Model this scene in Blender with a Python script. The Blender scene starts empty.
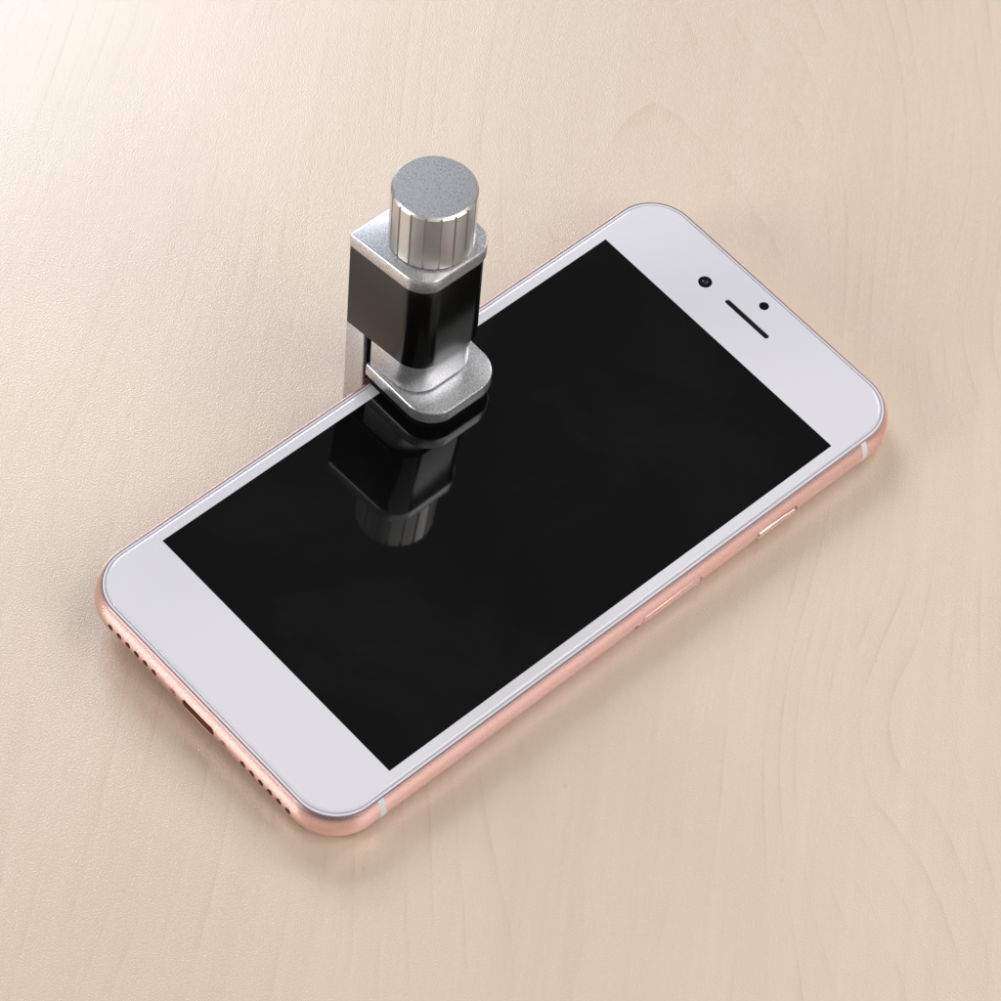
import bpy, bmesh, math, random
from math import sin, cos, pi, radians
from mathutils import Matrix, Vector

MM = 0.001
scene = bpy.context.scene
COL = scene.collection

# ------------------------------------------------------------------ phone frame -> world
TILT = radians(3.5)                      # the clamp jaw under the left edge lifts it
PIV = Vector((30.1, 0, 0)) * MM
ROOT = Matrix.Translation(PIV) @ Matrix.Rotation(TILT, 4, 'Y') @ Matrix.Translation(-PIV)

# ------------------------------------------------------------------ camera
RC = [[0.671258, 0.735614, 0.091019], [0.646358, -0.520811, -0.557654], [-0.362815, 0.43316, -0.825068]]
CC = Vector((254.213, -303.864, 582.885)) * MM
cam_d = bpy.data.cameras.new('camera')
cam = bpy.data.objects.new('camera', cam_d); COL.objects.link(cam)
m3 = Matrix((( RC[0][0], -RC[1][0], -RC[2][0]),
             ( RC[0][1], -RC[1][1], -RC[2][1]),
             ( RC[0][2], -RC[1][2], -RC[2][2])))
cam.matrix_world = ROOT @ Matrix.Translation(CC) @ m3.to_4x4()
cam_d.sensor_width = 36; cam_d.lens = 4012.2 / 1001 * 36
cam_d.clip_start = 0.01; cam_d.clip_end = 20
scene.camera = cam

# ------------------------------------------------------------------ world, lights, exposure
world = bpy.data.worlds.new('World'); scene.world = world; world.use_nodes = True
wb = world.node_tree.nodes['Background']
wb.inputs[0].default_value = (0.97, 0.98, 1.0, 1); wb.inputs[1].default_value = 0.12
scene.view_settings.view_transform = 'Standard'
scene.view_settings.look = 'None'
scene.view_settings.exposure = 0; scene.view_settings.gamma = 1
scene.render.engine = 'CYCLES'

def area(name, direction, dist, w, h, power, color=(1, 1, 1), target=(0, 0, 0)):
    l = bpy.data.lights.new(name, 'AREA'); l.shape = 'RECTANGLE'; l.size = w; l.size_y = h
    l.energy = power; l.color = color
    o = bpy.data.objects.new(name, l); COL.objects.link(o)
    d = Vector(direction).normalized(); t = Vector(target)
    o.location = t + d * dist
    o.rotation_euler = (-d).to_track_quat('-Z', 'Y').to_euler()
    return o
# studio softboxes: big key from behind-left, one from behind-right, a low one in front-left
area('softbox_key',   (-0.80, 0.34, 0.52), 1.60, 0.70, 0.62, 17.5, (0.85, 0.90, 1.0))
area('softbox_back',  (-0.05, 0.76, 0.62), 1.10, 0.32, 0.32, 2.4, (1.0, 0.985, 0.97))
area('softbox_right', (0.40, 0.40, 0.82), 1.20, 0.35, 0.35, 2.6, (1.0, 0.985, 0.97))
area('softbox_front', (-0.40, -0.84, 0.42), 1.00, 0.42, 0.24, 4.8, (1.0, 0.985, 0.97))
area('softbox_side',  (0.80, 0.18, 0.48), 1.20, 0.7, 0.6, 5.6, (1.0, 0.985, 0.97))
area('softbox_top',   (0.42, -0.14, 0.90), 1.15, 0.8, 0.8, 2.9, (1.0, 0.985, 0.97))

# ------------------------------------------------------------------ materials
def mat(name, color, rough=0.5, metal=0.0, spec=0.5, coat=0.0):
    m = bpy.data.materials.new(name); m.use_nodes = True
    b = m.node_tree.nodes['Principled BSDF']
    b.inputs['Base Color'].default_value = (*color, 1)
    b.inputs['Roughness'].default_value = rough
    b.inputs['Metallic'].default_value = metal
    b.inputs['Specular IOR Level'].default_value = spec
    b.inputs['Coat Weight'].default_value = coat
    return m
def N(m, t, **kw):
    n = m.node_tree.nodes.new(t)
    for k, v in kw.items(): setattr(n, k, v)
    return n
def LK(m, a, b): m.node_tree.links.new(a, b)
def grain_bump(m, scale, strength, dist, detail=2.0, stretch=None, col_var=0.0, rough_var=0.0):
    """fine blasted / moulded surface: noise bump, and a little colour and roughness variation"""
    b = m.node_tree.nodes['Principled BSDF']
    tc = N(m, 'ShaderNodeTexCoord'); mp = N(m, 'ShaderNodeMapping')
    if stretch: mp.inputs['Scale'].default_value = stretch
    LK(m, tc.outputs['Object'], mp.inputs['Vector'])
    n = N(m, 'ShaderNodeTexNoise'); n.inputs['Scale'].default_value = scale; n.inputs['Detail'].default_value = detail
    LK(m, mp.outputs[0], n.inputs['Vector'])
    bp = N(m, 'ShaderNodeBump'); bp.inputs['Strength'].default_value = strength; bp.inputs['Distance'].default_value = dist
    LK(m, n.outputs['Fac'], bp.inputs['Height']); LK(m, bp.outputs[0], b.inputs['Normal'])
    if col_var:
        c = b.inputs['Base Color'].default_value
        mx = N(m, 'ShaderNodeMix', data_type='RGBA')
        mx.inputs[6].default_value = (c[0]*(1-col_var), c[1]*(1-col_var), c[2]*(1-col_var), 1)
        mx.inputs[7].default_value = (min(1, c[0]*(1+col_var)), min(1, c[1]*(1+col_var)), min(1, c[2]*(1+col_var)), 1)
        mr = N(m, 'ShaderNodeMapRange'); mr.inputs[1].default_value = .3; mr.inputs[2].default_value = .7
        LK(m, n.outputs['Fac'], mr.inputs[0]); LK(m, mr.outputs[0], mx.inputs[0]); LK(m, mx.outputs[2], b.inputs['Base Color'])
    if rough_var:
        r = b.inputs['Roughness'].default_value
        mr2 = N(m, 'ShaderNodeMapRange'); mr2.inputs[1].default_value = .3; mr2.inputs[2].default_value = .7
        mr2.inputs[3].default_value = r - rough_var; mr2.inputs[4].default_value = r + rough_var
        LK(m, n.outputs['Fac'], mr2.inputs[0]); LK(m, mr2.outputs[0], b.inputs['Roughness'])
    return m

M_rose = grain_bump(mat('rose_anodised_aluminium', (0.91, 0.625, 0.61), 0.28, 1.0), 9000, 0.10, 0.00002, rough_var=.03)
M_chamfer = mat('polished_rose_chamfer', (0.62, 0.42, 0.42), 0.32, 1.0)
M_band = mat('antenna_plastic', (0.72, 0.72, 0.74), 0.4)
M_gasket = mat('white_gasket', (0.62, 0.60, 0.64), 0.6, spec=.2)
M_gap = mat('dark_seam', (0.34, 0.34, 0.36), 0.5)
M_white = mat('white_front_glass', (0.635, 0.622, 0.65), 0.04, spec=0.5)
M_screen = mat('black_display', (0.004, 0.004, 0.0034), 0.035, spec=0.5)
def smudge(m):
    # faint wiped haze and dust on the cover glass
    b = m.node_tree.nodes['Principled BSDF']
    tc = N(m, 'ShaderNodeTexCoord')
    n = N(m, 'ShaderNodeTexNoise'); n.inputs['Scale'].default_value = 26; n.inputs['Detail'].default_value = 5; n.inputs['Roughness'].default_value = .62
    n.inputs['Distortion'].default_value = .6
    LK(m, tc.outputs['Object'], n.inputs['Vector'])
    mr = N(m, 'ShaderNodeMapRange'); mr.inputs[1].default_value = .48; mr.inputs[2].default_value = .74; mr.inputs[3].default_value = 0; mr.inputs[4].default_value = .0035
    LK(m, n.outputs['Fac'], mr.inputs[0])
    v = N(m, 'ShaderNodeTexVoronoi'); v.inputs['Scale'].default_value = 260; LK(m, tc.outputs['Object'], v.inputs['Vector'])
    sc = N(m, 'ShaderNodeSeparateColor'); LK(m, v.outputs['Color'], sc.inputs[0])
    a = N(m, 'ShaderNodeMath', operation='LESS_THAN'); LK(m, v.outputs['Distance'], a.inputs[0]); a.inputs[1].default_value = .032
    c = N(m, 'ShaderNodeMath', operation='GREATER_THAN'); LK(m, sc.outputs[0], c.inputs[0]); c.inputs[1].default_value = .9
    d = N(m, 'ShaderNodeMath', operation='MULTIPLY'); LK(m, a.outputs[0], d.inputs[0]); LK(m, c.outputs[0], d.inputs[1])
    e = N(m, 'ShaderNodeMath', operation='MULTIPLY_ADD'); LK(m, d.outputs[0], e.inputs[0]); e.inputs[1].default_value = .035; LK(m, mr.outputs[0], e.inputs[2])
    f = N(m, 'ShaderNodeMath', operation='ADD'); LK(m, e.outputs[0], f.inputs[0]); f.inputs[1].default_value = .0026
    cc = N(m, 'ShaderNodeCombineColor')
    for i in range(3): LK(m, f.outputs[0], cc.inputs[i])
    LK(m, cc.outputs[0], b.inputs['Base Color'])
smudge(M_screen)
M_dark = mat('black_recess', (0.004, 0.004, 0.005), 0.6, spec=.1)
M_lens = mat('lens_glass', (0.004, 0.004, 0.006), 0.06)
M_brownhole = mat('dark_brown_hole', (0.05, 0.022, 0.016), 0.6)
M_port = mat('port_interior', (0.40, 0.13, 0.06), 0.4, 0.5)
M_screw = mat('rose_screw', (0.72, 0.42, 0.34), 0.42, 1.0)
M_button = mat('polished_rose_button', (0.90, 0.66, 0.60), 0.28, 1.0)
M_silver = grain_bump(mat('blasted_aluminium', (0.64, 0.64, 0.655), 0.32, 0.85), 3000, 0.04, 0.00002, col_var=.26, rough_var=.04)
M_knob = mat('turned_aluminium', (0.74, 0.73, 0.72), 0.40, 1.0)
M_knobtop = grain_bump(mat('knob_face_aluminium', (0.48, 0.475, 0.475), 0.30, 0.85), 3000, 0.03, 0.00002, col_var=.13, rough_var=.03)
M_black = mat('gloss_black_anodised', (0.003, 0.0028, 0.0025), 0.17, spec=0.42)
M_rubber = mat('black_rubber', (0.003, 0.003, 0.003), 0.7, spec=.12)

def wood_material():
    m = bpy.data.materials.new('pale_maple_laminate'); m.use_nodes = True
    b = m.node_tree.nodes['Principled BSDF']
    tc = N(m, 'ShaderNodeTexCoord'); mp = N(m, 'ShaderNodeMapping', vector_type='POINT')
    # grain runs away from the viewer, turned a few degrees
    mp.inputs['Rotation'].default_value = (0, 0, radians(GRAIN))
    LK(m, tc.outputs['Object'], mp.inputs['Vector'])
    def noise(scale, vec_scale, detail=2, rough=.5, loc=(0, 0, 0)):
        s = N(m, 'ShaderNodeMapping'); s.inputs['Scale'].default_value = vec_scale; s.inputs['Location'].default_value = loc
        LK(m, mp.outputs[0], s.inputs['Vector'])
        n = N(m, 'ShaderNodeTexNoise'); n.inputs['Scale'].default_value = scale; n.inputs['Detail'].default_value = detail
        n.inputs['Roughness'].default_value = rough
        LK(m, s.outputs[0], n.inputs['Vector']); return n.outputs['Fac']
    def math_(op, a, bb=None, c=None):
        n = N(m, 'ShaderNodeMath', operation=op)
        for i, v in enumerate((a, bb, c)):
            if v is None: continue
            if isinstance(v, (int, float)): n.inputs[i].default_value = v
            else: LK(m, v, n.inputs[i])
        return n.outputs[0]
    sep = N(m, 'ShaderNodeSeparateXYZ'); LK(m, mp.outputs[0], sep.inputs[0])
    big = noise(9, (1, .28, 1), 1.5, .4, (.31, .77, 0))
    wob = noise(60, (1, .35, 1), 2, .5)
    fibre = noise(900, (1, .035, 1), 3, .6)
    fine = noise(300, (1, .02, 1), 2, .5, (2, 1, 0))
    h = math_('ADD', math_('MULTIPLY', sep.outputs[0], 34.0), math_('MULTIPLY', big, 6.5))
    h = math_('ADD', h, math_('MULTIPLY', wob, 0.12))
    # figured spots where the rings close into ovals
    for cx, cy, rx, ry, amp in KNOTS:
        dx = math_('DIVIDE', math_('SUBTRACT', sep.outputs[0], cx), rx)
        dy = math_('DIVIDE', math_('SUBTRACT', sep.outputs[1], cy), ry)
        d2 = math_('ADD', math_('MULTIPLY', dx, dx), math_('MULTIPLY', dy, dy))
        h = math_('ADD', h, math_('MULTIPLY', math_('EXPONENT', math_('MULTIPLY', d2, -1.0)), amp))
    h = math_('MULTIPLY', h, 5.5)
    fr = math_('FRACT', h)
    # asymmetric ring: slow rise then a thin darker late-wood line
    ring = math_('POWER', fr, 7.0)
    broken = noise(120, (1, .2, 1), 3, .65, (5, 3, 0))
    mr = N(m, 'ShaderNodeMapRange'); mr.inputs[1].default_value = .42; mr.inputs[2].default_value = .66
    LK(m, broken, mr.inputs[0])
    ring = math_('MULTIPLY', ring, mr.outputs[0])
    soft = noise(14, (1, .3, 1), 2, .5, (7, 2, 0))
    v = math_('ADD', math_('MULTIPLY', ring, 0.27), math_('MULTIPLY', math_('SUBTRACT', fibre, .5), .16))
    v = math_('ADD', v, math_('MULTIPLY', math_('SUBTRACT', fine, .5), .18))
    v = math_('ADD', v, math_('MULTIPLY', math_('SUBTRACT', soft, .5), .28))
    v = math_('ADD', v, math_('MULTIPLY', math_('PINGPONG', h, .5), .04))
    v = math_('ADD', v, 0.25)
    cr = N(m, 'ShaderNodeValToRGB')
    cr.color_ramp.elements[0].position = 0; cr.color_ramp.elements[0].color = (*WOOD_L, 1)
    cr.color_ramp.elements[1].position = 1; cr.color_ramp.elements[1].color = (*WOOD_D, 1)
    LK(m, v, cr.inputs[0])
    # small pores and flecks
    vo = N(m, 'ShaderNodeTexVoronoi'); vo.inputs['Scale'].default_value = 160
    sv = N(m, 'ShaderNodeMapping'); sv.inputs['Scale'].default_value = (1, .55, 1); LK(m, mp.outputs[0], sv.inputs['Vector']); LK(m, sv.outputs[0], vo.inputs['Vector'])
    lt = math_('LESS_THAN', vo.outputs['Distance'], .05)
    wn = N(m, 'ShaderNodeSeparateColor'); LK(m, vo.outputs['Color'], wn.inputs[0])
    fl = math_('MULTIPLY', math_('MULTIPLY', lt, math_('GREATER_THAN', wn.outputs[0], .8)), .14)
    mx = N(m, 'ShaderNodeMix', data_type='RGBA'); LK(m, fl, mx.inputs[0]); LK(m, cr.outputs[0], mx.inputs[6]); mx.inputs[7].default_value = (.30, .21, .14, 1)
    LK(m, mx.outputs[2], b.inputs['Base Color'])
    b.inputs['Roughness'].default_value = 0.33
    b.inputs['IOR'].default_value = 1.62
    b.inputs['Specular IOR Level'].default_value = 1.0
    # the pressed leather-like texture of the lacquer
    peb = N(m, 'ShaderNodeTexNoise'); peb.inputs['Scale'].default_value = 3500; peb.inputs['Detail'].default_value = 2.5
    sp = N(m, 'ShaderNodeMapping'); sp.inputs['Scale'].default_value = (1, .75, 1); sp.inputs['Rotation'].default_value = (0, 0, radians(28))
    LK(m, mp.outputs[0], sp.inputs['Vector']); LK(m, sp.outputs[0], peb.inputs['Vector'])
    bp = N(m, 'ShaderNodeBump'); bp.inputs['Strength'].default_value = 1.0; bp.inputs['Distance'].default_value = 0.00006
    LK(m, peb.outputs['Fac'], bp.inputs['Height']); LK(m, bp.outputs[0], b.inputs['Normal'])
    return m
GRAIN = -40.0
KNOTS = ((0.0668, -0.0368, .016, .034, .62), (0.0763, 0.0569, .015, .030, .55))
WOOD_L = (0.66, 0.555, 0.44)
WOOD_D = (0.45, 0.30, 0.17)

# ------------------------------------------------------------------ mesh helpers (all in mm)
def finish(bm, name, material, parent=None, smooth=30):
    bmesh.ops.recalc_face_normals(bm, faces=bm.faces)
    me = bpy.data.meshes.new(name); bm.to_mesh(me); bm.free()
    if smooth:
        me.shade_smooth(); me.set_sharp_from_angle(angle=radians(smooth))
    if isinstance(material, (list, tuple)):
        for k in material: me.materials.append(k)
    else: me.materials.append(material)
    o = bpy.data.objects.new(name, me); COL.objects.link(o)
    if parent: o.parent = parent
    return o

def outline(x0, x1, y0, y1, radii, seg=16, step=None):
    """rounded rectangle, counter-clockwise from the (x1,y0) corner; radii for (x1y0, x1y1, x0y1, x0y0)"""
    pts = []
    cs = [(x1, y0, -1, 1, -90), (x1, y1, -1, -1, 0), (x0, y1, 1, -1, 90), (x0, y0, 1, 1, 180)]
    for (cx, cy, sx, sy, a0), r in zip(cs, radii):
        r = max(r, 1e-4)
        n = seg if r > .02 else 1
        for i in range(n + 1):
            a = radians(a0 + 90 * i / n)
            pts.append((cx + sx*r + r*cos(a), cy + sy*r + r*sin(a)))
    if step:
        out = []
        for i, p in enumerate(pts):
            q = pts[(i+1) % len(pts)]; out.append(p)
            d = math.hypot(q[0]-p[0], q[1]-p[1]); k = int(d // step)
            for j in range(1, k): out.append((p[0]+(q[0]-p[0])*j/k, p[1]+(q[1]-p[1])*j/k))
        pts = out
    return pts

def loft(bm, rings, mats=None, cap=True):
    """rings: lists of (x, y, z) mm with equal counts, bottom to top"""
    R = [[bm.verts.new(Vector(p) * MM) for p in r] for r in rings]
    n = len(R[0])
    for k in range(len(R)-1):
        for i in range(n):
            f = bm.faces.new((R[k][i], R[k][(i+1) % n], R[k+1][(i+1) % n], R[k+1][i]))
            if mats: f.material_index = mats[k]
    if cap:
        bm.faces.new(list(reversed(R[0]))); bm.faces.new(R[-1])
    return R

def slab(bm, box, z0, z1, radii, bev=0.3, seg=14, xf=None):
    """upright prism over a rounded outline with softened top and bottom rims"""
    x0, x1, y0, y1 = box; rings = []
    prof = []
    for i in range(4): a = i/3*pi/2; prof.append((bev*(1-sin(a)), z0 + bev*(1-cos(a))))
    prof += [(p, z0+z1-z) for p, z in reversed(prof)]
    for ins, z in prof:
        o = outline(x0+ins, x1-ins, y0+ins, y1-ins, [max(r-ins, .03) for r in radii], seg)
        if xf: o = [xf(*q) for q in o]
        rings.append([(x, y, z) for x, y in o])
    loft(bm, rings)

def cyl(bm, c, axis, r, length, seg=24, sx=1.0, along=None):
    """solid cylinder centred at c; axis 'y' etc.; along = extra straight length (stadium) in mm along x or y"""
    ring0, ring1 = [], []
    al = along or (0, 0)
    for i in range(seg):
        a = 2*pi*(i+.5)/seg
        u, v = r*cos(a), r*sin(a)*sx
        if al[0]: u += math.copysign(al[0]/2, cos(a)) if abs(cos(a)) > 1e-6 else 0
        if axis == 'y': p = (u, 0, v)
        elif axis == 'x': p = (0, u, v)
        else: p = (u, v, 0)
        d = {'x': (1, 0, 0), 'y': (0, 1, 0), 'z': (0, 0, 1)}[axis]
        ring0.append(tuple(c[k] + p[k] - d[k]*length/2 for k in range(3)))
        ring1.append(tuple(c[k] + p[k] + d[k]*length/2 for k in range(3)))
    loft(bm, [ring0, ring1])

def cut(obj, cutter_bm):
    """boolean-difference the cutter out of obj and bake the result"""
    bmesh.ops.recalc_face_normals(cutter_bm, faces=cutter_bm.faces)
    me = bpy.data.meshes.new('cutter'); cutter_bm.to_mesh(me); cutter_bm.free()
    c = bpy.data.objects.new('cutter', me); COL.objects.link(c); c.parent = obj.parent
    md = obj.modifiers.new('cut', 'BOOLEAN'); md.operation = 'DIFFERENCE'; md.solver = 'EXACT'; md.object = c
    bpy.context.view_layer.update()
    new = bpy.data.meshes.new_from_object(obj.evaluated_get(bpy.context.evaluated_depsgraph_get()))
    obj.modifiers.clear(); old = obj.data; obj.data = new; new.name = obj.name
    bpy.data.meshes.remove(old); bpy.data.objects.remove(c); bpy.data.meshes.remove(me)
    new.shade_smooth(); new.set_sharp_from_angle(angle=radians(28))

def thing(name, label, cat):
    o = bpy.data.objects.new(name, None); COL.objects.link(o)
    o.empty_display_size = .01; o['label'] = label; o['category'] = cat
    o.matrix_world = ROOT
    return o

# ------------------------------------------------------------------ the table top
bm = bmesh.new()
T = 1.6
vs = [bm.verts.new((x*T, y*T, 0)) for x, y in ((-1, -1), (1, -1), (1, 1), (-1, 1))]
vb = [bm.verts.new((x*T, y*T, -.02)) for x, y in ((-1, -1), (1, -1), (1, 1), (-1, 1))]
bm.faces.new(vs); bm.faces.new(list(reversed(vb)))
for i in range(4): bm.faces.new((vs[i], vb[i], vb[(i+1) % 4], vs[(i+1) % 4]))
table = finish(bm, 'table_top', wood_material(), smooth=0)
table['kind'] = 'structure'

# ------------------------------------------------------------------ the smartphone
W, L, CR = 67.1, 138.3, 9.6
phone = thing('smartphone', 'white and rose gold smartphone with black screen lying on the pale wood table', 'smartphone')

def ringp(ins, z, step=2.0):
    return [(x, y, z) for x, y in outline(-W/2+ins, W/2-ins, -L/2+ins, L/2-ins, [CR-ins]*4, 24, None)]
def side_profile():
    P = []
    # underside, round flank, flattening toward the polished chamfer at the front
    for i in range(9):
        a = radians(-90 + 90*i/8); P.append((3.5*(1-cos(a)), 3.5 + 3.5*sin(a)))
    for i in range(1, 10):
        a = radians(50*i/9); P.append((1.15*(1-cos(a))/(1-cos(radians(50))), 3.5 + 3.35*sin(a)/sin(radians(50))))
    return P
PROF = side_profile()
TOPI, TOPZ = PROF[-1]
# dense path along the straight sides keeps the shading tidy around the cut openings
def path(ins, z):
    base = outline(-W/2, W/2, -L/2, L/2, [CR]*4, 24)
    res = []
    n = len(base)
    per = outline(-W/2+ins, W/2-ins, -L/2+ins, L/2-ins, [CR-ins]*4, 24)
    for i in range(n):
        p, q = per[i], per[(i+1) % n]; b0, b1 = base[i], base[(i+1) % n]
        res.append((p[0], p[1], z))
        d = math.hypot(b1[0]-b0[0], b1[1]-b0[1])
        if d > 5:
            k = int(d//1.5)
            for j in range(1, k): res.append((p[0]+(q[0]-p[0])*j/k, p[1]+(q[1]-p[1])*j/k, z))
    return res
bm = bmesh.new()
rings = [path(a, z) for a, z in PROF]
mats = [0]*(len(rings)-1)
rings += [path(TOPI+.16, TOPZ+.005), path(TOPI+.22, TOPZ-.14), path(TOPI+.24, TOPZ-.9)]
mats += [1, 1, 1]
loft(bm, rings, mats)
body = finish(bm, 'body', [M_rose, M_chamfer], phone)
cb = bmesh.new()
HZ = 3.75
holes = [-23.0 + 2.3*i for i in range(6)] + [11.6 + 2.3*i for i in range(6)]
for x in holes: cyl(cb, (x, -69.1, HZ), 'y', .66, 2.6, 20)
for x in (-6.45, 6.55): cyl(cb, (x, -69.1, HZ), 'y', .72, 1.0, 24)
cyl(cb, (0, -69.1, HZ), 'y', 1.22, 6.0, 32, along=(5.9, 0))
# openings for the power key and the card tray
cyl(cb, (33.55, 35.1, 3.4), 'x', 1.15, 1.0, 28, along=(8.1, 0))
cyl(cb, (33.55, 9.6, 3.35), 'x', 1.05, 0.7, 28, along=(12.4, 0))
cyl(cb, (33.55, 1.15, 3.1), 'x', .42, 2.0, 16)
cut(body, cb)

# layers of the front: gasket ring, seam, glass
bm = bmesh.new()
g0 = TOPI + .25
loft(bm, [path(g0, TOPZ-.85), path(g0, TOPZ-.02), path(g0+.10, TOPZ+.08), path(g0+.36, TOPZ+.08), path(g0+.44, TOPZ+.0), path(g0+.44, TOPZ-.5)])
finish(bm, 'gasket', M_gasket, phone)
bm = bmesh.new()
s0 = g0 + .445
loft(bm, [path(s0, TOPZ-.5), path(s0, TOPZ-.06), path(s0+.2, TOPZ-.06)])
finish(bm, 'seam', M_gap, phone)
GZ = 7.2
gi = s0 + .10
bm = bmesh.new()
grings = [path(gi, TOPZ-.05)]
for i in range(0, 9):
    a = i/8*pi/2; grings.append(path(gi + .7*(1-cos(a)), TOPZ-.02 + (GZ-TOPZ+.02)*sin(a)))
loft(bm, grings)
glass = finish(bm, 'front_glass', M_white, phone, smooth=40)

bm = bmesh.new()
slab(bm, (-29.33, 29.45, -52.57, 52.18), GZ-.2, GZ+.006, [.05]*4, bev=.004, seg=2)
finish(bm, 'display', M_screen, phone, smooth=0)
# earpiece slot, camera and sensor
cb = bmesh.new()
cyl(cb, (-0.08, 59.93, GZ), 'z', .52, 1.0, 32, along=(9.9, 0))
cyl(cb, (-10.87, 59.78, GZ), 'z', 1.30, .24, 40)
cut(glass, cb)
bm = bmesh.new(); cyl(bm, (-0.08, 59.93, GZ-.36), 'z', .515, .2, 32, along=(9.9, 0))
finish(bm, 'earpiece', M_dark, phone)
bm = bmesh.new(); cyl(bm, (-10.87, 59.78, GZ-.07), 'z', 1.29, .10, 40)
fc = finish(bm, 'front_camera', M_lens, phone)
bm = bmesh.new()
rr = []
for i in range(6):
    a = i/6*pi/2*.95; rr.append([(-10.87+.52*cos(a)*cos(t), 59.78+.52*cos(a)*sin(t), GZ-.03+.06*sin(a)) for t in [2*pi*k/28 for k in range(28)]])
loft(bm, rr); finish(bm, 'lens', mat('coated_lens', (.02, .02, .03), .08, coat=.6), fc)
bm = bmesh.new(); cyl(bm, (-0.2, 64.42, GZ-.002), 'z', .91, .02, 32)
finish(bm, 'proximity_sensor', M_lens, phone)

# antenna bands wrap the flank near both ends, left and right
def band(yc, sx, w=1.25):
    bm = bmesh.new(); R = []
    for y in (yc-w/2, yc-w/2+.02, yc+w/2-.02, yc+w/2):
        e = .0 if y in (yc-w/2, yc+w/2) else .012
        e2 = -.05 if y in (yc-w/2, yc+w/2) else .012
        R.append([bm.verts.new(Vector((sx*(W/2-a+e2*cos(radians(10*k-90))), y, z+(e2*.3 if k > 8 else 0)))*MM) for k, (a, z) in enumerate(PROF)])
    for k in range(3):
        for i in range(len(PROF)-1): bm.faces.new((R[k][i], R[k][i+1], R[k+1][i+1], R[k+1][i]))
    finish(bm, 'antenna_band', M_band, phone)
for yc in (57.3, -57.15):
    for sx in (1, -1): band(yc, sx)

# power key
bm = bmesh.new(); cyl(bm, (33.28, 35.1, 3.4), 'x', 1.0, .95, 28, along=(7.9, 0))
bmesh.ops.bevel(bm, geom=[e for e in bm.edges if abs((e.verts[0].co.x-e.verts[1].co.x)) < 1e-7 and e.verts[0].co.x > .0336], offset=.00030, segments=3, affect='EDGES')
finish(bm, 'power_button', M_button, phone, smooth=50)
bm = bmesh.new(); cyl(bm, (33.10, 9.6, 3.35), 'x', .97, .84, 28, along=(12.25, 0))
bmesh.ops.bevel(bm, geom=[e for e in bm.edges if abs((e.verts[0].co.x-e.verts[1].co.x)) < 1e-7 and e.verts[0].co.x > .0334], offset=.00010, segments=3, affect='EDGES')
finish(bm, 'card_tray', M_rose, phone, smooth=50)
bm = bmesh.new(); cyl(bm, (32.75, 1.15, 3.1), 'x', .41, .5, 16)
finish(bm, 'pinhole', M_dark, phone)

# bottom edge: speaker grille holes, screws, charging port
for x in holes:
    bm = bmesh.new(); cyl(bm, (x, -68.35, HZ), 'y', .655, .6, 20)
    finish(bm, 'speaker_hole', M_brownhole, phone)
for x in (-6.45, 6.55):
    bm = bmesh.new(); cyl(bm, (x, -68.86, HZ), 'y', .62, .5, 24)
    sc = finish(bm, 'screw', M_screw, phone)
    bm = bmesh.new(); cyl(bm, (x, -69.12, HZ), 'y', .2, .04, 5)
    finish(bm, 'screw_recess', M_brownhole, sc)
bm = bmesh.new(); cyl(bm, (0, -66.5, HZ), 'y', 1.21, .6, 32, along=(5.9, 0))
port = finish(bm, 'charging_port', M_port, phone)
bm = bmesh.new(); cyl(bm, (0, -67.2, HZ-.1), 'y', .45, 1.6, 20, along=(5.4, 0))
finish(bm, 'contact_tongue', M_brownhole, port)

def stadium(r, half, z0, y, n=32):
    pts = []
    for i in range(n):
        a = 2*pi*(i+.5)/n
        pts.append((r*cos(a) + math.copysign(half, cos(a)), y, z0 + r*sin(a)))
    return pts
bm = bmesh.new()
loft(bm, [stadium(1.215, 2.95, HZ, -68.2), stadium(1.215, 2.95, HZ, -69.03), stadium(1.17, 2.95, HZ, -69.08), stadium(1.09, 2.95, HZ, -69.03), stadium(1.07, 2.95, HZ, -68.2)], cap=False)
finish(bm, 'port_rim', M_screw, port)

# ------------------------------------------------------------------ the clamp
clamp = thing('clamp', 'small silver and black metal clamp with ribbed knob gripping the long edge of the smartphone', 'clamp')
# the whole head leans outward by a few degrees, away from the glass normal
CLM = Matrix(((0.99778, -0.00437, -0.06641), (0.00572, 0.99978, 0.02012), (0.06631, -0.02046, 0.99759))).to_4x4()
CLM.translation = Vector((-39.697, -3.517, 39.757)) * MM
def leaning(o):
    o.matrix_local = CLM
    return o
def draft(x0, x1, y0, y1, t):
    # the front flank closes in slightly toward the rounded end
    return lambda x, y: (x, y + t*(x-x0)/(x1-x0)*(1-(y-y0)/(y1-y0)))

bm = bmesh.new(); slab(bm, (-0.05, 17.5, -0.02, 18.5), 0.0, 3.02, [4.6, 4.8, .35, .35], .28, 18, draft(0, 17.5, 0, 18.5, 1.1))
leaning(finish(bm, 'top_plate', M_silver, clamp))
bm = bmesh.new(); slab(bm, (-0.02, 17.45, 0.10, 17.9), -20.0, -0.02, [4.6, 4.8, .25, .25], .10, 18, draft(0, 17.5, 0, 18.0, 1.0))
leaning(finish(bm, 'sleeve', M_black, clamp, smooth=35))
bm = bmesh.new(); slab(bm, (5.5, 16.7, 0.95, 16.9), -27.6, -20.02, [4.8, 4.8, .3, .3], .12, 18, draft(5.5, 16.7, .9, 16.9, .8))
leaning(finish(bm, 'slide', M_silver, clamp))
bm = bmesh.new(); slab(bm, (-32.95, -16.15, -3.5, 14.55), 9.65, 12.62, [5.6, 5.6, .4, .4], .3, 20)
foot = finish(bm, 'foot_plate', M_silver, clamp)
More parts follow.
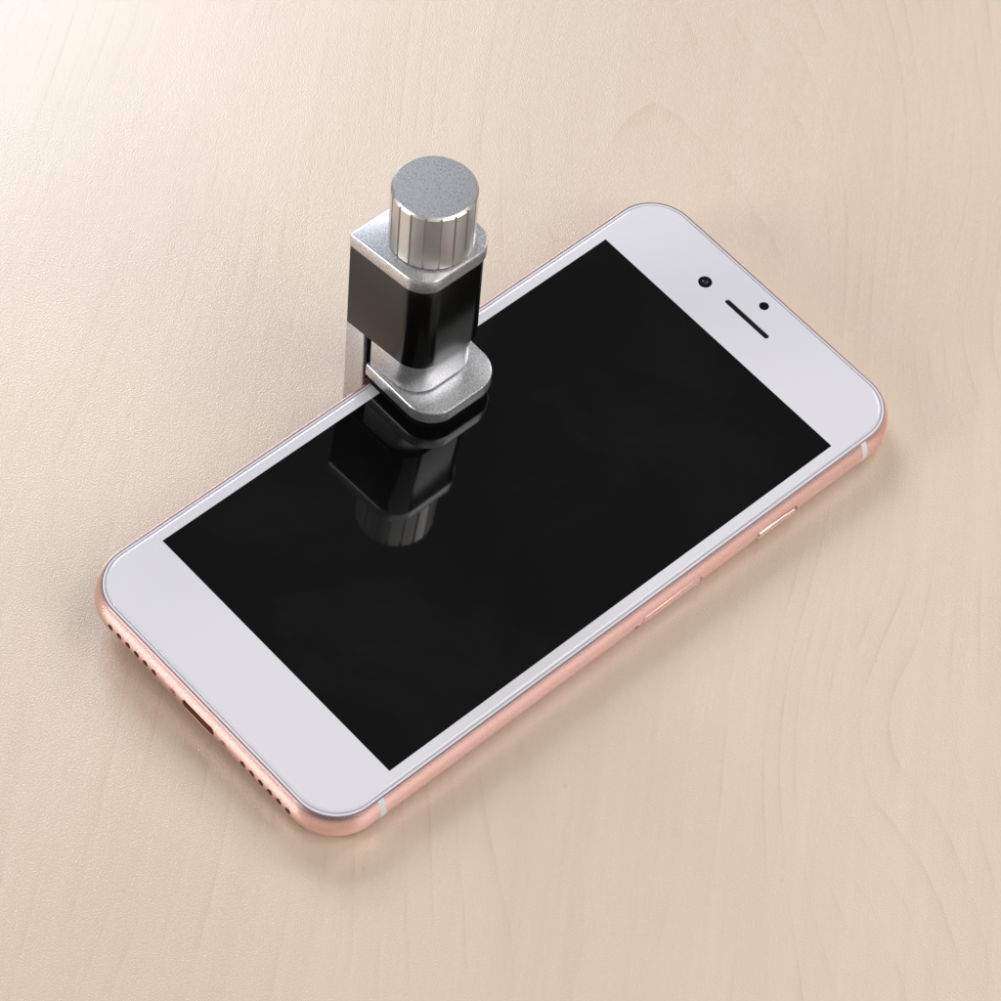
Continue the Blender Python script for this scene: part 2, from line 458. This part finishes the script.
bm = bmesh.new(); slab(bm, (-32.35, -16.8, -2.9, 13.95), GZ+.012, 9.63, [5.1, 5.1, .4, .4], .15, 18)
finish(bm, 'foot_pad', M_rubber, clamp)
bm = bmesh.new(); slab(bm, (-1.3, 3.5, 1.3, 16.8), -43.3, -20.02, [.3]*4, .05, 6)
leaning(finish(bm, 'back_bar', M_silver, clamp))
bm = bmesh.new(); slab(bm, (3.52, 3.9, 1.6, 16.4), -33.5, -20.04, [.05]*4, .02, 2)  # black strip added on the bar's inner face to darken the gap
leaning(finish(bm, 'gap_dark_strip', M_black, clamp))
bm = bmesh.new(); slab(bm, (-37.5, -16.1, -2.0, 13.4), -2.85, -.57, [5.6, 5.6, .4, .4], .2, 18)
finish(bm, 'lower_jaw', M_silver, clamp)
bm = bmesh.new(); slab(bm, (-32.2, -16.6, -3.2, 13.6), -.55, -.01, [5.1, 5.1, .4, .4], .1, 18)
finish(bm, 'lower_pad', M_rubber, clamp)

# the ribbed knob
KX, KY = 9.75, 9.85
def knob_ring(r, z, depth, half=1.8, off=6.0):
    pts = []
    for k in range(18):
        c = k*20 + off
        # groove
        for a, rr in ((-half, r), (-half*.6, r-depth*.9), (half*.6, r-depth*.9), (half, r)):
            t = radians(c+a); pts.append((KX+rr*cos(t), KY+rr*sin(t), z))
        for j in range(1, 5):
            a = half + (20-2*half)*j/5
            # faces between the grooves are almost flat
            flat = r*(1 - .0035*(1-abs(j-2.5)/2.5))
            t = radians(c+a); pts.append((KX+flat*cos(t), KY+flat*sin(t), z))
    return pts
bm = bmesh.new()
loft(bm, [knob_ring(7.0, 3.3, 0), knob_ring(7.0, 3.45, 0), knob_ring(7.25, 3.46, .42), knob_ring(7.44, 3.7, .5),
          knob_ring(7.44, 15.6, .5), knob_ring(7.44, 15.8, .5), knob_ring(7.33, 15.91, .42), knob_ring(7.28, 15.96, .03), knob_ring(7.01, 16.23, 0)])
knob = leaning(finish(bm, 'knob', M_knob, clamp, smooth=22))
def circ(r, z): return [(KX+r*cos(2*pi*k/96), KY+r*sin(2*pi*k/96), z) for k in range(96)]
bm = bmesh.new()
loft(bm, [circ(7.0, 16.1), circ(7.0, 16.25), circ(6.95, 16.28)])
finish(bm, 'knob_face', M_knobtop, knob)
bm = bmesh.new()
loft(bm, [circ(6.5, 3.03), circ(6.5, 3.28)])
leaning(finish(bm, 'washer', M_rubber, clamp))
